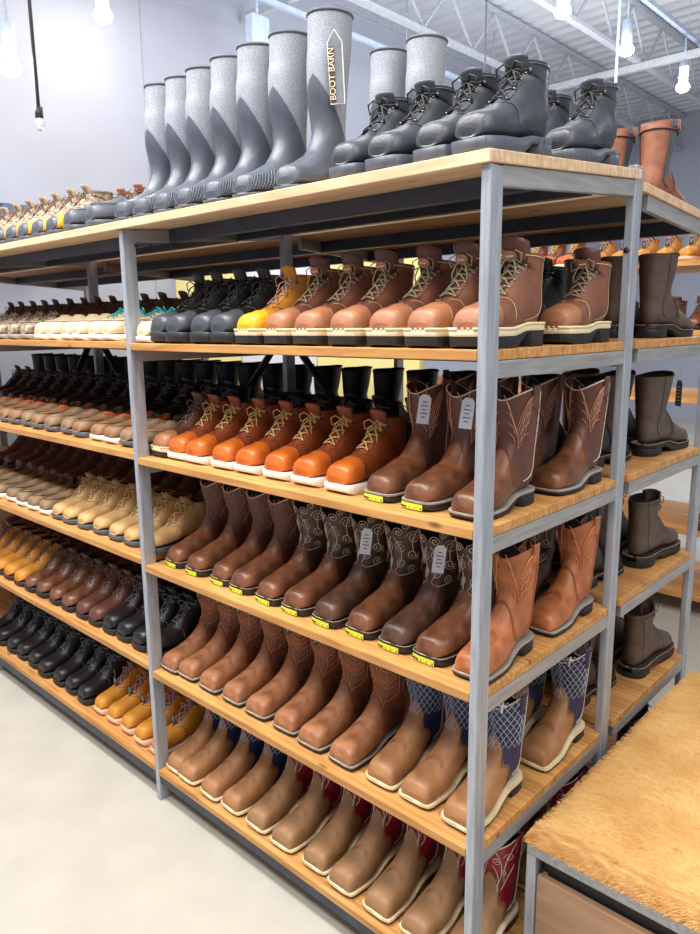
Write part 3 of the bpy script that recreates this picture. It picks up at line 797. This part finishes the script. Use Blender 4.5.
def wellie(side, p):
    L = p.get('L', .262); H = p.get('H', .48); K = wellie_keys(L, H); la = Last(K, side, L); root = empty(p['name'])
    ub = lambda t: .80+.045*math.cos(t)-.03*abs(math.sin(t))
    m = MB(); la.patch(m, 0, ub, 0, 2*PI, 34, 28, .0016); m.fan([la.S(0, 2*PI*i/28, .0016) for i in range(28)]); m.build('rubber_foot', M['grey_hazed_rubber'], root)
    m = MB(); la.patch(m, lambda t: ub(t)-.02, .999, 0, 2*PI, 10, 28)
    m.cur = 1; la.patch(m, .999, .80, 0, 2*PI, 4, 28, -.005)
    rr = [[la.S(.999, 2*PI*i/28, 0) for i in range(29)], [la.S(.999, 2*PI*i/28, -.005) for i in range(29)]]; m.cur = 0; m.grid(rr)
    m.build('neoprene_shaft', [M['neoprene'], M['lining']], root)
    m = MB(); m.tube([la.S(.995, 2*PI*i/32, 0) for i in range(33)], .0035, 6); m.build('top_binding', M['trim_grey'], root)
    m = MB()
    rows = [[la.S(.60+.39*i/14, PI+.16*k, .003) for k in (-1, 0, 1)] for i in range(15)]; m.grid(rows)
    o = m.build('back_strip', M['grey_hazed_rubber'], root); sd = o.modifiers.new('thickness', 'SOLIDIFY'); sd.thickness = .003
    m = MB()
    m.tube([la.S(.97, PI-.2, .004), Vector(la.S(.999, PI-.1, .01))+Vector((0, 0, .006)), Vector(la.S(.999, PI+.1, .01))+Vector((0, 0, .006)), la.S(.97, PI+.2, .004)], .003, 5); m.build('pull_loop', M['trim_grey'], root)
    if p.get('ribbed', True):
        for sg in (1, -1):      # ribbed bumper round the toe
            m = MB()
            for k in range(11):
                u = .02+.028*k
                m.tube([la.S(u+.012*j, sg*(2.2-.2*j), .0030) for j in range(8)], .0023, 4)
            m.build('toe_ribs', M['grey_hazed_rubber'], root)
    make_sole(la, K, root, .014, .022, 'lug' if not p.get('ribbed', True) else 'wedge', 'grey_hazed_rubber', None, .004)
    if p.get('bigtag'):
        T = Vector((.058, -.09, .37))
        m = MB(); P = [(-.018, 0, -.16), (.018, 0, -.16), (.018, 0, -.02), (0, 0, .008), (-.018, 0, -.02)]
        R_ = Matrix.Rotation(.55, 3, 'Z')
        m.fan([R_ @ Vector(q)+T for q in P]); m.fan([R_ @ (Vector(q)+Vector((0, .001, 0)))+T for q in P], True)
        tg_ = m.build('hang_tag', mat('grey_card', (120, 124, 130), .6), root, False)
        m = MB(); ed = [R_ @ Vector(q)+T for q in P]+[R_ @ Vector(P[0])+T]; m.tube(ed, .0012, 4); m.build('tag_edge', M['paper'], tg_)
        m = MB(); m.hexa([R_ @ Vector(q)+T+Vector((0, -.001, 0)) for q in ((-.017, -.001, -.155), (-.003, -.001, -.155), (-.003, 0, -.155), (-.017, 0, -.155), (-.017, -.001, -.03), (-.003, -.001, -.03), (-.003, 0, -.03), (-.017, 0, -.03))])
        m.build('brown_band', mat('brown_card', (96, 66, 54), .6), tg_, False)
        cu = bpy.data.curves.new('lettering', 'FONT'); cu.body = 'BOOT BARN'; cu.size = .021; cu.extrude = .0003; cu.align_x = 'LEFT'
        to = bpy.data.objects.new('lettering', cu); COL.objects.link(to)
        bpy.context.view_layer.update()
        me = bpy.data.meshes.new_from_object(to); bpy.data.objects.remove(to)
        me.materials.append(mat('cream_ink', (240, 224, 190), .6))
        to = bpy.data.objects.new('lettering', me); COL.objects.link(to); to.parent = tg_
        X = R_ @ Vector((0, 0, 1)); Y = R_ @ Vector((-1, 0, 0)); Z = X.cross(Y)
        mm = Matrix((X, Y, Z)).transposed().to_4x4(); mm.translation = R_ @ Vector((-.004, -.0035, -.152))+T; to.matrix_local = mm
    return root
def lowshoe(side, p):
    L = p.get('L', .25); K = low_keys(L, p.get('hh', .044), p.get('so', .022), p.get('so', .022)+.004, p.get('width', .044), p.get('back', .06))
    la = Last(K, side, L); root = empty(p['name']); so = p.get('so', .022)
    th = .50
    def tg(u):
        if u < th: return 0.0
        f = min(1, (u-th)/.14); return .15+.85*(f*f*(3-2*f))*(1-.25*max(0, (u-.8)/.2))
    m = MB(); la.patch(m, 0, 1, tg, lambda u: 2*PI-tg(u), 40, 26)
    m.cur = 1; la.patch(m, th, .985, tg, lambda u: 2*PI-tg(u), 20, 22, -.0035)
    m.cur = 0; m.fan([la.S(0, 2*PI*i/26) for i in range(26)])
    m.build('upper', [M[p['upper']], M[p.get('lining', 'tan_lining')]], root)
    m = MB(); m.tube([la.S(th-.01+(.99-th)*i/20, tg(th+.0+(1-th)*i/20), 0) for i in range(21)]+[la.S(th-.01+(.99-th)*(20-i)/20, -tg(th+(1-th)*(20-i)/20), 0) for i in range(21)], .0024, 5)
    m.build('collar', M[p.get('collar', p['upper'])], root)
    m = MB(); m.tube([la.S(.12+.30*math.sin(i/20*PI)**.5 if 0 else .20+.26*abs(math.sin(i/20*PI))*0+.26*(abs(i-10)/10)**2, -1.15+2.3*i/20, .002) for i in range(21)], .0016, 4)
    m.build('moc_seam', M[p.get('stitch', 'lace_brown')], root)
    if p.get('gore'):
        for sg in (1, -1):
            m = MB(); la.patch(m, .50, .64, (lambda u: sg*(tg(u)+.02)), (lambda u: sg*(tg(u)+.55)), 6, 4, .0016); m.build('side_gore', M[p['gore']], root)
    if p.get('lace'):
        m = MB()
        for k in range(4):
            u = .42+.045*k
            m.tube([la.S(u, -.5, .003), la.S(u+.01, 0, .008), la.S(u, .5, .003)], .0021, 5)
            m.tube([la.S(u, -.5, .003), la.S(u+.03, 0, .009), la.S(u+.045, .5, .003)], .0021, 5)
        c = Vector(la.S(.58, 0, .012)); c.z = so+.078
        for sg in (1, -1):
            m.tube([c, c+Vector((sg*.02, -.01, .012)), c+Vector((sg*.036, -.014, 0)), c+Vector((sg*.022, -.01, -.012)), c], .0021, 5)
            m.tube([c, c+Vector((sg*.02, -.02, -.01)), c+Vector((sg*.032, -.03, -.03))], .0021, 5)
        m.build('laces', M[p['lace']], root)
    make_sole(la, K, root, so, so+.004, 'wedge', p.get('sole', 'white_rubber'), None, .004)
    if p.get('toe_sole'):
        m = MB(); la.patch(m, 0, lambda t: .12+.05*math.cos(t+PI), PI*.45, PI*1.55, 8, 18, .0022); m.build('toe_guard', M[p['toe_sole']], root)
    return root
KINDS = dict(western=western, lacer=lacer, wellie=wellie, low=lowshoe)
USED = {}
def place(kind, p, key, side, loc, label, cat_, group, rz=0, rx=0):
    k = (key, side)
    if k not in PROTO:
        r = KINDS[kind](side, p); register(r); PROTO[k] = r; o = r
    else: o = copy_tree(PROTO[k])
    o.location = loc; o.rotation_euler = (rx, 0, rz); tag(o, label, cat_, group)
    return o
B = dict(
 navy=('western', dict(name='western_boot', vamp='saddle', shaft='navy', motif='lattice', thread='bluethread', welt='cream_rubber', deep=1, tr=.0009, cross=1), 'tan square-toe boot with navy lattice shaft'),
 red=('western', dict(name='western_boot', vamp='olive', shaft='red', motif='scroll', welt='cream_rubber', deep=1), 'olive-brown square-toe boot with crimson shaft'),
 feather=('western', dict(name='western_boot', vamp='tanbrown', shaft='tan_shaft', motif='feather', thread='orangethread', welt='grey_welt', pipe='tan_shaft', tr=.0014, H=.27), 'tan-brown square-toe western boot'),
 feathertag=('western', dict(name='western_boot', vamp='tanbrown', shaft='tan_shaft', motif='feather', thread='orangethread', welt='grey_welt', pipe='tan_shaft', tr=.0014, blacktag=1, H=.27), 'tan-brown square-toe boot with black tag'),
 plum=('western', dict(name='western_boot', vamp='brown', shaft='redbrown', motif='plait', thread='pinkthread', welt='dark_welt', toe=.25, label=1, tr=.0007), 'brown boot with plum shaft'),
 swirl=('western', dict(name='western_boot', vamp='brown', shaft='dkbrown', motif='swirl', tr=.0013, thread='thread', welt='dark_welt', toe=.35, label=1, pipe='dkbrown', strap=False), 'dark brown boot with white swirl embroidery'),
 swirltag=('western', dict(name='western_boot', vamp='dkbrown', shaft='dkbrown', motif='swirl', tr=.0013, thread='thread', welt='dark_welt', toe=.35, label=1, pipe='dkbrown', strap=False, tagc='lilac_paper'), 'dark swirl-embroidered boot with pale hang tag'),
 west3=('western', dict(name='western_boot', vamp='brown', shaft='redbrown', motif='flame', thread='pinkthread', welt='grey_welt', toe=.25, label=1, tagc='lilac_paper'), 'brown round-toe western boot with pale piping'),
 west3b=('western', dict(name='western_boot', vamp='brown', shaft='redbrown', motif='flame', thread='pinkthread', welt='grey_welt', toe=.25), 'brown round-toe western boot with pale piping'),
 russet=('western', dict(name='western_boot', vamp='russet', shaft='russet', motif='flame', thread='orangethread', welt='grey_welt', toe=.8, pipe='russet'), 'light russet western boot'),
 orange=('lacer', dict(name='work_boot', upper='rust', cap='orange', stay='rust', lace='lace_tan', sole='white_rubber', style='wedge', so=.026, he=.036, H=.178, toe=.75, hh=.052, eyes=8, eye='eyelet', throat=.40, capu=.34, seam='rust', stitch='rust'), 'orange moc-toe lace boot with white wedge sole'),
 loggerB=('lacer', dict(name='work_boot', upper='logger', cap='pinkbrown', lace='lace_olive', rim='cream_rubber', so=.034, he=.044, H=.200, lt=.82, toe=.5, hh=.055, eyes=6, patch='pinkbrown', tonguem='redbrown', tw=.45, tongue=.030, flare=.5, capu=.33, stitch='tan_welt'), 'rose-brown logger boot with cream serrated rim'),
 yellow=('lacer', dict(name='work_boot', upper='wheat', cap='yellow', lace='lace_pink', rim='cream_rubber', so=.034, he=.044, H=.19, toe=.6, hh=.052, capu=.30), 'yellow-toed lace work boot'),
 blackB=('lacer', dict(name='work_boot', upper='black', cap='greyblack', lace='lace_black', so=.034, he=.042, H=.195, toe=.6, hh=.055, style='wedge', capu=.33, tongue=.02, eye='lace_grey', flare=.2), 'black lace work boot with blunt toe'),
 greylace=('lacer', dict(name='work_boot', upper='greyblack', lace='lace_black', so=.030, he=.040, H=.185, toe=.2, hh=.055, style='lug', sole='grey_hazed_rubber', eye='eyelet', stay='greyblack', tongue=.01, flare=.3, lr=.0024, stitch='grey_hazed_rubber', lining='greyblack'), 'charcoal laced leather boot'),
 brown3=('lacer', dict(name='work_boot', upper='redbrown', cap='pinkbrown', lace='lace_brown', rim='cream_rubber', so=.03, he=.04, H=.18, toe=.5, hh=.05), 'brown-toed lace boot with cream rim'),
 hiker=('lacer', dict(name='hiking_boot', upper='sand', lace='lace_tan', sole='grey_hazed_rubber', so=.022, he=.030, H=.15, toe=.0, hh=.044, stay='brownsuede', tongue=.02, tonguem='brownsuede', stitch='brownsuede', flare=.3), 'sand-coloured lace hiking boot'),
 tan5=('lacer', dict(name='work_boot', upper='wheat', lace='lace_brown', sole='dark_welt', so=.024, he=.032, H=.16, toe=.1, hh=.048, tonguem='brown', flare=.3), 'wheat-tan lace boot'),
 brown5=('lacer', dict(name='work_boot', upper='brown', lace='lace_brown', so=.024, he=.032, H=.165, toe=.1, hh=.048, stay='dkbrown', tonguem='dkbrown', flare=.3), 'brown lace work boot'),
 plum5=('lacer', dict(name='work_boot', upper='redbrown', lace='lace_brown', so=.024, he=.032, H=.17, toe=.2, hh=.05, flare=.3), 'plum-brown lace work boot'),
 black5=('lacer', dict(name='work_boot', upper='black', lace='lace_grey', so=.026, he=.034, H=.175, toe=.1, hh=.05, eye='eyelet', flare=.3, stitch='lace_grey'), 'black lace work boot'),
 wheat=('lacer', dict(name='work_boot', upper='wheat', lace='lace_pink', sole='pink_rubber', so=.026, he=.03, H=.15, toe=.1, hh=.048, width=.041, style='wedge', tonguem='brown', stay='brown', blacktag=1, flare=.25), 'wheat lace boot with pale pink sole'),
 camo=('lacer', dict(name='hiking_boot', upper='camo', lace='lace_brown', sole='tan_welt', so=.022, he=.03, H=.195, toe=.0, hh=.05, flare=.3, tongue=.010, stay='tan_shaft', tonguem='tan_shaft'), 'brown camouflage hiking boot'),
 dark=('lacer', dict(name='work_boot', upper='charbrown', lace='lace_black', so=.03, he=.034, H=.225, toe=.1, hh=.052, style='lug', welt='dark_welt', L=.305, width=.050, tongue=.01, stitch='charbrown', grow=.006, eye='eyelet'), 'charcoal-brown lace boot'),
 darktag=('western', dict(name='pull_on_boot', vamp='charbrown', shaft='charbrown', motif='none', welt='dark_welt', toe=.1, H=.25, pipe='charbrown', L=.305, vt='charbrown', dip=.0, thick=1, strap=False), 'charcoal-brown pull-on boot'),
 chelsea=('western', dict(name='pull_on_boot', vamp='tan_shaft', shaft='tan_shaft', gore=1, motif='none', welt='cream_rubber', toe=.2, H=.215, pipe='black', dip=.0), 'brown pull-on boot with dark elastic'),
 blacktall=('western', dict(name='pull_on_boot', vamp='black', shaft='black', motif='none', welt='dark_welt', toe=.2, H=.26, pipe='black', dip=.03, vt='black', strap=False), 'tall black pull-on boot'),
 wel=('wellie', dict(name='rubber_boot', H=.425), 'tall haze-greyed rubber boot with speckled shaft'),
 welsm=('wellie', dict(name='rubber_boot', H=.440, ribbed=False, bigtag=1), 'tallest haze-greyed rubber boot with smooth toe'),
 slip=('low', dict(name='slip_on_shoe', upper='brownsuede', lining='orange_lining', sole='grey_hazed_rubber', gore='orange_lining', toe_sole='greytan'), 'brown slip-on shoe with orange gore'),
 slip2=('low', dict(name='slip_on_shoe', upper='greytan', lining='tan_lining', sole='grey_hazed_rubber', stitch='sand'), 'grey-tan slip-on shoe'),
 slipw=('low', dict(name='slip_on_shoe', upper='brownsuede', lining='orange_lining', sole='white_rubber', gore='orange_lining'), 'brown slip-on shoe with white sole'),
 mocw=('low', dict(name='slip_on_shoe', upper='greytan', lining='tan_lining', sole='white_rubber', stitch='dkbrown'), 'olive-grey slip-on shoe with pale sole'),
 cream=('low', dict(name='casual_shoe', upper='cream', lining='tan_lining', sole='white_rubber', toe_sole='cream', hh=.05), 'cream low shoe'),
 creamteal=('low', dict(name='casual_shoe', upper='cream', lining='tan_lining', sole='white_rubber', lace='lace_teal', hh=.05), 'cream low shoe with teal laces'),
 sneaker=('low', dict(name='sneaker', upper='camo', lining='lining', sole='grey_welt', lace='lace_brown', hh=.048, back=.07), 'grey-brown laced sneaker'),
 duck=('lacer', dict(name='rubber_boot', upper='camo', over='yellow', cap='grey_hazed_rubber', capu=.19, lace='lace_brown', sole='grey_hazed_rubber', so=.018, he=.022, H=.155, toe=.1, hh=.050, stay='camo', tonguem='camo', flare=.35, throat=.46), 'camouflage boot with grey rubber toe'),
 greyduck=('low', dict(name='rubber_shoe', upper='grey_hazed_rubber', lining='lining', sole='grey_hazed_rubber', hh=.055), 'low grey rubber shoe'),
)
ORD = ['first', 'second', 'third', 'fourth', 'fifth', 'sixth', 'seventh', 'eighth', 'ninth', 'tenth', 'eleventh', 'twelfth', 'thirteenth', 'fourteenth', 'fifteenth', 'sixteenth', 'seventeenth', 'eighteenth', 'nineteenth', 'twentieth', 'twenty-first', 'twenty-second', 'twenty-third', 'twenty-fourth']
SH = {1: 'top shelf', 2: 'second shelf', 3: 'third shelf', 4: 'fourth shelf', 5: 'fifth shelf', 6: 'bottom shelf'}
CATW = {'western_boot': 'boot', 'work_boot': 'boot', 'hiking_boot': 'boot', 'rubber_boot': 'rubber boot', 'slip_on_shoe': 'shoe', 'casual_shoe': 'shoe', 'sneaker': 'shoe', 'rubber_shoe': 'shoe', 'pull_on_boot': 'boot'}
COUNT = {}
def row(sh, bay, items, ytoe=.035, back=False):
    """items: list of (kind key, [x...])"""
    tot = {}
    for key, xs in items: tot[B[key][2]] = tot.get(B[key][2], 0)+len(xs)
    cnt = {}
    for key, xs in items:
        kind, p, desc = B[key]
        for x in xs:
            n = cnt.get(desc, 0); cnt[desc] = n+1
            where = ('back row, ' if back else '')+SH[sh]+(', left bay' if bay == 'L' else ', corner bay')
            lab = desc+', '+(ORD[n]+' from left, ' if tot[desc] > 1 else '')+where
            L = p.get('L', .25 if kind == 'low' else .262)
            if sh == 1: z0 = 2.0; rx = math.atan(.058/D)
            else: z0 = HS[sh]+(LOFF[sh] if bay == 'L' else 0); rx = 0
            y = ytoe+L+rnd.uniform(-.006, .006)
            side = 1 if (n % 2 == 0) else -1
            z = z0+(y*.058/D if sh == 1 else 0)+.0004
            place(kind, p, key, side, (x+rnd.uniform(-.003, .003), y, z), lab, CATW[p['name']], (desc+'s on the '+SH[sh]) if tot[desc] > 1 else None, rnd.uniform(-.03, .03)+(.15 if kind == 'wellie' else 0), rx)
# corner bay, front row
row(6, 'R', [('navy', [-1.268, -1.18, -1.055, -.935]), ('red', [-.82, -.70, -.57, -.445, -.315, -.19, -.068])], .028)
row(5, 'R', [('feathertag', [-1.27, -1.175, -1.06]), ('feather', [-.94]), ('feathertag', [-.82, -.70]), ('feather', [-.575, -.45]), ('navy', [-.325, -.205, -.078])], .04)
row(4, 'R', [('plum', [-1.24, -1.11, -.99, -.875]), ('swirl', [-.75, -.635]), ('swirltag', [-.515]), ('swirl', [-.40]), ('swirltag', [-.285]), ('swirl', [-.17]), ('russet', [-.068])], .048)
row(3, 'R', [('brown3', [-1.27]), ('orange', [-1.185, -1.075, -.96, -.84, -.72, -.60, -.465]), ('west3', [-.33, -.205]), ('west3b', [-.075])], .055)
row(2, 'R', [('creamteal', [-1.27]), ('blackB', [-1.20, -1.095, -.985, -.875]), ('yellow', [-.76]), ('loggerB', [-.65, -.535, -.415, -.295, -.175, -.062])], .02)
row(1, 'R', [('wel', [-1.40, -1.30, -1.18, -1.05, -.92, -.80]), ('welsm', [-.655]), ('greylace', [-.40, -.285, -.17, -.058])], .02)
# left bay, front row
row(6, 'L', [('black5', [-2.93, -2.80, -2.68, -2.56, -2.44, -2.315, -2.19, -2.07, -1.95]), ('wheat', [-1.83, -1.72, -1.61, -1.50, -1.39])])
row(5, 'L', [('tan5', [-2.95, -2.83, -2.72, -2.6, -2.49]), ('brown5', [-2.38, -2.26, -2.14, -2.02]), ('plum5', [-1.91, -1.80]), ('black5', [-1.69, -1.58, -1.48, -1.38])])
row(4, 'L', [('mocw', [-2.88, -2.76, -2.64, -2.52, -2.405, -2.29, -2.18]), ('hiker', [-2.07, -1.955, -1.84, -1.72, -1.60, -1.49, -1.385])], .045)
row(3, 'L', [('slip', [-2.76, -2.64, -2.52, -2.405]), ('slip2', [-2.29]), ('slip', [-2.18]), ('slip2', [-2.06, -1.94]), ('slip', [-1.82]), ('slipw', [-1.70, -1.585]), ('slip2', [-1.47, -1.38])], .05)
row(2, 'L', [('sneaker', [-2.77, -2.65, -2.53, -2.41, -2.29, -2.17]), ('cream', [-2.05, -1.94, -1.83, -1.72]), ('creamteal', [-1.61, -1.50, -1.39])], .03)
row(1, 'L', [('duck', [-2.55, -2.43, -2.31, -2.19, -2.07, -1.95, -1.83]), ('greyduck', [-1.70, -1.53])], .02)
# back rows
BY = .375
BX = [-3.48+.14*i for i in range(15)]
row(1, 'L', [('camo', [-2.52, -2.38, -2.24, -2.10, -1.96, -1.82, -1.68, -1.54])], .31, True)
row(1, 'R', [('wel', [-.74, -.60]), ('greylace', [-.17, -.058])], BY-.01, True)
row(2, 'L', [('brown5', BX)], BY, True)
row(2, 'R', [('sneaker', [-1.26, -1.14]), ('blackB', [-.42, -.30, -.18]), ('loggerB', [-.062])], BY, True)
row(3, 'L', [('black5', BX)], BY, True)
row(3, 'R', [('black5', [-1.26, -1.13, -1.0, -.87, -.74, -.61]), ('west3b', [-.45, -.32, -.19, -.065])], BY, True)
row(4, 'L', [('plum5', BX)], BY, True)
row(4, 'R', [('swirl', [-.31, -.19]), ('russet', [-.062])], BY, True)
row(5, 'L', [('plum5', BX)], BY, True)
row(5, 'R', [('black5', [-1.26, -1.13]), ('navy', [-.32, -.19, -.07])], BY, True)
row(6, 'L', [('brown5', BX)], BY, True)
row(6, 'R', [('red', [-.31, -.19, -.07])], BY, True)
# rear rack: toes point the other way
def rrow(sh, key, xs, ytoe=1.355, extra='rear rack'):
    kind, p, desc = B[key]
    L = p.get('L', .262)
    for i, x in enumerate(xs):
        z = HS[sh]+.0004 if sh > 1 else 2.034-(ytoe-L-D)*.044/D+.002
        pos = '' if len(xs) == 1 else ['nearest the end', 'second from the end', 'third from the end', 'fourth from the end'][i]+', '
        place(kind, p, key, 1 if i % 2 else -1, (x, ytoe-L, z), desc+', '+pos+SH[sh]+' of '+extra, CATW[p['name']], desc+'s on the rear rack', PI+rnd.uniform(-.03, .03), math.atan(.044/D) if sh == 1 else 0)
rrow(2, 'darktag', [-.10, -.225, -.35]); rrow(3, 'darktag', [-.09, -.215, -.34]); rrow(4, 'dark', [-.09, -.215, -.34]); rrow(5, 'dark', [-.08, -.205, -.33])
rrow(6, 'dark', [-.08])
rrow(1, 'chelsea', [-.11, -.24], 1.28)
for sh, key in ((3, 'blacktall'), (4, 'blacktall'), (5, 'blacktall'), (6, 'blacktall')):
    kind, p, desc = B[key]
    for i in range(24):
        L = p.get('L', .262)
        place(kind, p, key, 1 if i % 2 else -1, (-.14-.155*i, D+.045, HS[sh]+.0004), desc+', '+ORD[i]+' from the end, deep in rear rack, '+SH[sh], CATW[p['name']], desc+'s deep in the rear rack, '+SH[sh], PI)
hang = [o for o in bpy.data.objects if o.name.startswith('pull_on_boot') and o.parent is None and o.location.z < 1.3 and o.location.x > -.12]
if hang: hang_tag(hang[0], (-.035, -.20, .23), (.036, .085), 'tag_black', 2.4, 0)

# ------------------------------------------------------------------ background gondola and displays
bgx = empty('shelving_rack', (0, 3.0, 0))
for x in (-.12, -1.6, -3.1, -4.6):
    m = MB(); m.box(x-.04, x, 0, .04, 0, 1.97); m.build('post', STEEL, bgx, False)
    m = MB(); m.box(x-.04, x, .6, .64, 0, 1.97); m.build('post', STEEL, bgx, False)
for h in list(HS.values())+[2.0]:
    m = MB(); m.box(-4.6, -.04, -.01, .66, h-.028, h); m.build('shelf_board', WOOD, bgx, False)
tag(bgx, 'far pine shelving rack seen through the gaps, behind the two near racks', 'shelving')
def brow(key, sh, xs, lab, grp, z=None):
    kind, p, desc = B[key]
    for i, x in enumerate(xs):
        L = .262; place(kind, p, key, 1 if i % 2 else -1, (x, 3.03+L, (HS[sh] if sh > 1 else 2.0)+.0004), lab+', '+ORD[i]+' from its right', CATW[p['name']], grp)
brow('wheat', 1, [-.16-.13*i for i in range(9)], 'wheat lace boot on the far rack top', 'wheat boots on the far rack')
brow('orange', 1, [-1.4-.13*i for i in range(7)], 'orange lace boot on the far rack top', 'orange boots on the far rack')
for sh in (3, 4, 5):
    brow('plum5', sh, [-.2-.14*i for i in range(3)], 'plum-brown lace boot on the '+SH[sh]+' of the far rack', 'brown boots on the far rack, '+SH[sh])
brow('brown5', 2, [-.2-.14*i for i in range(8)], 'brown lace boot on the second shelf of the far rack', 'brown boots on the far rack, second shelf')
for x0, x1, mt, lab in ((-4.78, -3.92, 'yellow_panel', 'pale yellow display partition farthest left, seen under the top shelf'), (-3.9, -3.05, 'white_panel', 'white display partition between the two yellow ones'),
                        (-3.03, -2.1, 'yellow_panel', 'pale yellow display partition nearest the right, behind the racks')):
    m = MB(); m.box(x0, x1, 2.52, 2.56, 0, 2.3); tag(m.build('display_partition', M[mt], None, False, .004), lab, 'partition')

# ------------------------------------------------------------------ bench with cowhide top
bt = empty('bench', (.03, .19, 0))
BW, BL, BH = .445, 1.13, .44
for i, (x, y) in enumerate(((0, 0), (BW-.025, 0), (0, BL-.025), (BW-.025, BL-.025))):
    m = MB(); m.box(x, x+.025, y, y+.025, 0, BH-.03); m.build('leg', STEEL, bt, False, .002)
m = MB()
for (x0, x1, y0, y1) in ((0, BW, 0, .025), (0, BW, BL-.025, BL), (0, .025, .025, BL-.025), (BW-.025, BW, .025, BL-.025)): m.box(x0, x1, y0, y1, BH-.03, BH)
m.build('top_frame', STEEL_Y, bt, False, .002)
m = MB()
for (x0, x1, y0, y1) in ((0, BW, 0.002, .023), (0.002, .023, 0, BL), (BW-.023, BW-.002, 0, BL)): m.box(x0, x1, y0, y1, .13, .155)
m.build('lower_frame', STEEL_Y, bt, False, .002)
m = MB(); m.box(.027, BW-.027, .006, .026, .158, BH-.082); m.box(.027, .045, .026, BL-.03, .16, BH-.08); m.box(BW-.045, BW-.027, .026, BL-.03, .16, BH-.08); m.box(.045, BW-.045, .03, BL-.03, .158, .17)
m.build('drawer', WOOD_D, bt, False, .002)
m = MB(); m.box(.026, .032, .02, BL-.03, .16, BH-.031); m.box(.026, BW-.026, .03, .034, BH-.1, BH-.031); m.box(.03, BW-.03, .03, BL-.03, BH-.034, BH-.030)
m.build('inner_panel', M['black_rubber'], bt, False)
def furz(x, y):
    e = min(x+.004, BW+.004-x, y+.004, BL+.004-y); f = min(1, max(0, e/.035)); return BH+.002+.034*math.sqrt(1-(1-f)**2)
m = MB(); nx, ny = 30, 70
m.grid([[(-.004+(BW+.008)*i/nx, -.004+(BL+.008)*j/ny, furz(-.004+(BW+.008)*i/nx, -.004+(BL+.008)*j/ny)) for i in range(nx+1)] for j in range(ny+1)])
cu = m.build('fur_cushion', M['fur'], bt)
m = MB(); rr = random.Random(3)
for _ in range(30000):
    x = rr.uniform(-.004, BW+.004); y = rr.uniform(-.004, BL+.004)
    if rr.random() < .3: y = rr.uniform(-.004, .05)
    z = furz(x, y); l = rr.uniform(.010, .019)*(.5 if x < .012 else 1)
    a = 2.3+1.2*math.sin(x*7+y*4)+rr.gauss(0, .3); d = Vector((math.cos(a), math.sin(a)-.35, .32+rr.uniform(-.1, .15)))
    if y < .03: d += Vector((0, -.8, -.2))
    d = d.normalized()*l; s = Vector((-d.y, d.x, 0)).normalized()*.0006
    p0 = Vector((x, y, z-.001)); b = len(m.v)
    m.v += [tuple(p0-s), tuple(p0+s), tuple(p0+d*.6+s*.6), tuple(p0+d*.6-s*.6+Vector((0, 0, 0))), tuple(p0+d-Vector((0, 0, l*.2)))]
    m.f += [(b, b+1, b+2, b+3), (b+3, b+2, b+4)]; m.mi += [0, 0]
fo = m.build('fur_hair', mat('fur_strands', (230, 170, 94), .6, 0, .1, 28, 0, col2=(252, 214, 146), spec=.3, detail=4, stretch=(1, 3, 1)), cu); fo['kind'] = 'stuff'
tag(bt, 'steel-framed bench with golden cowhide top and wooden drawer beside the rack', 'bench')
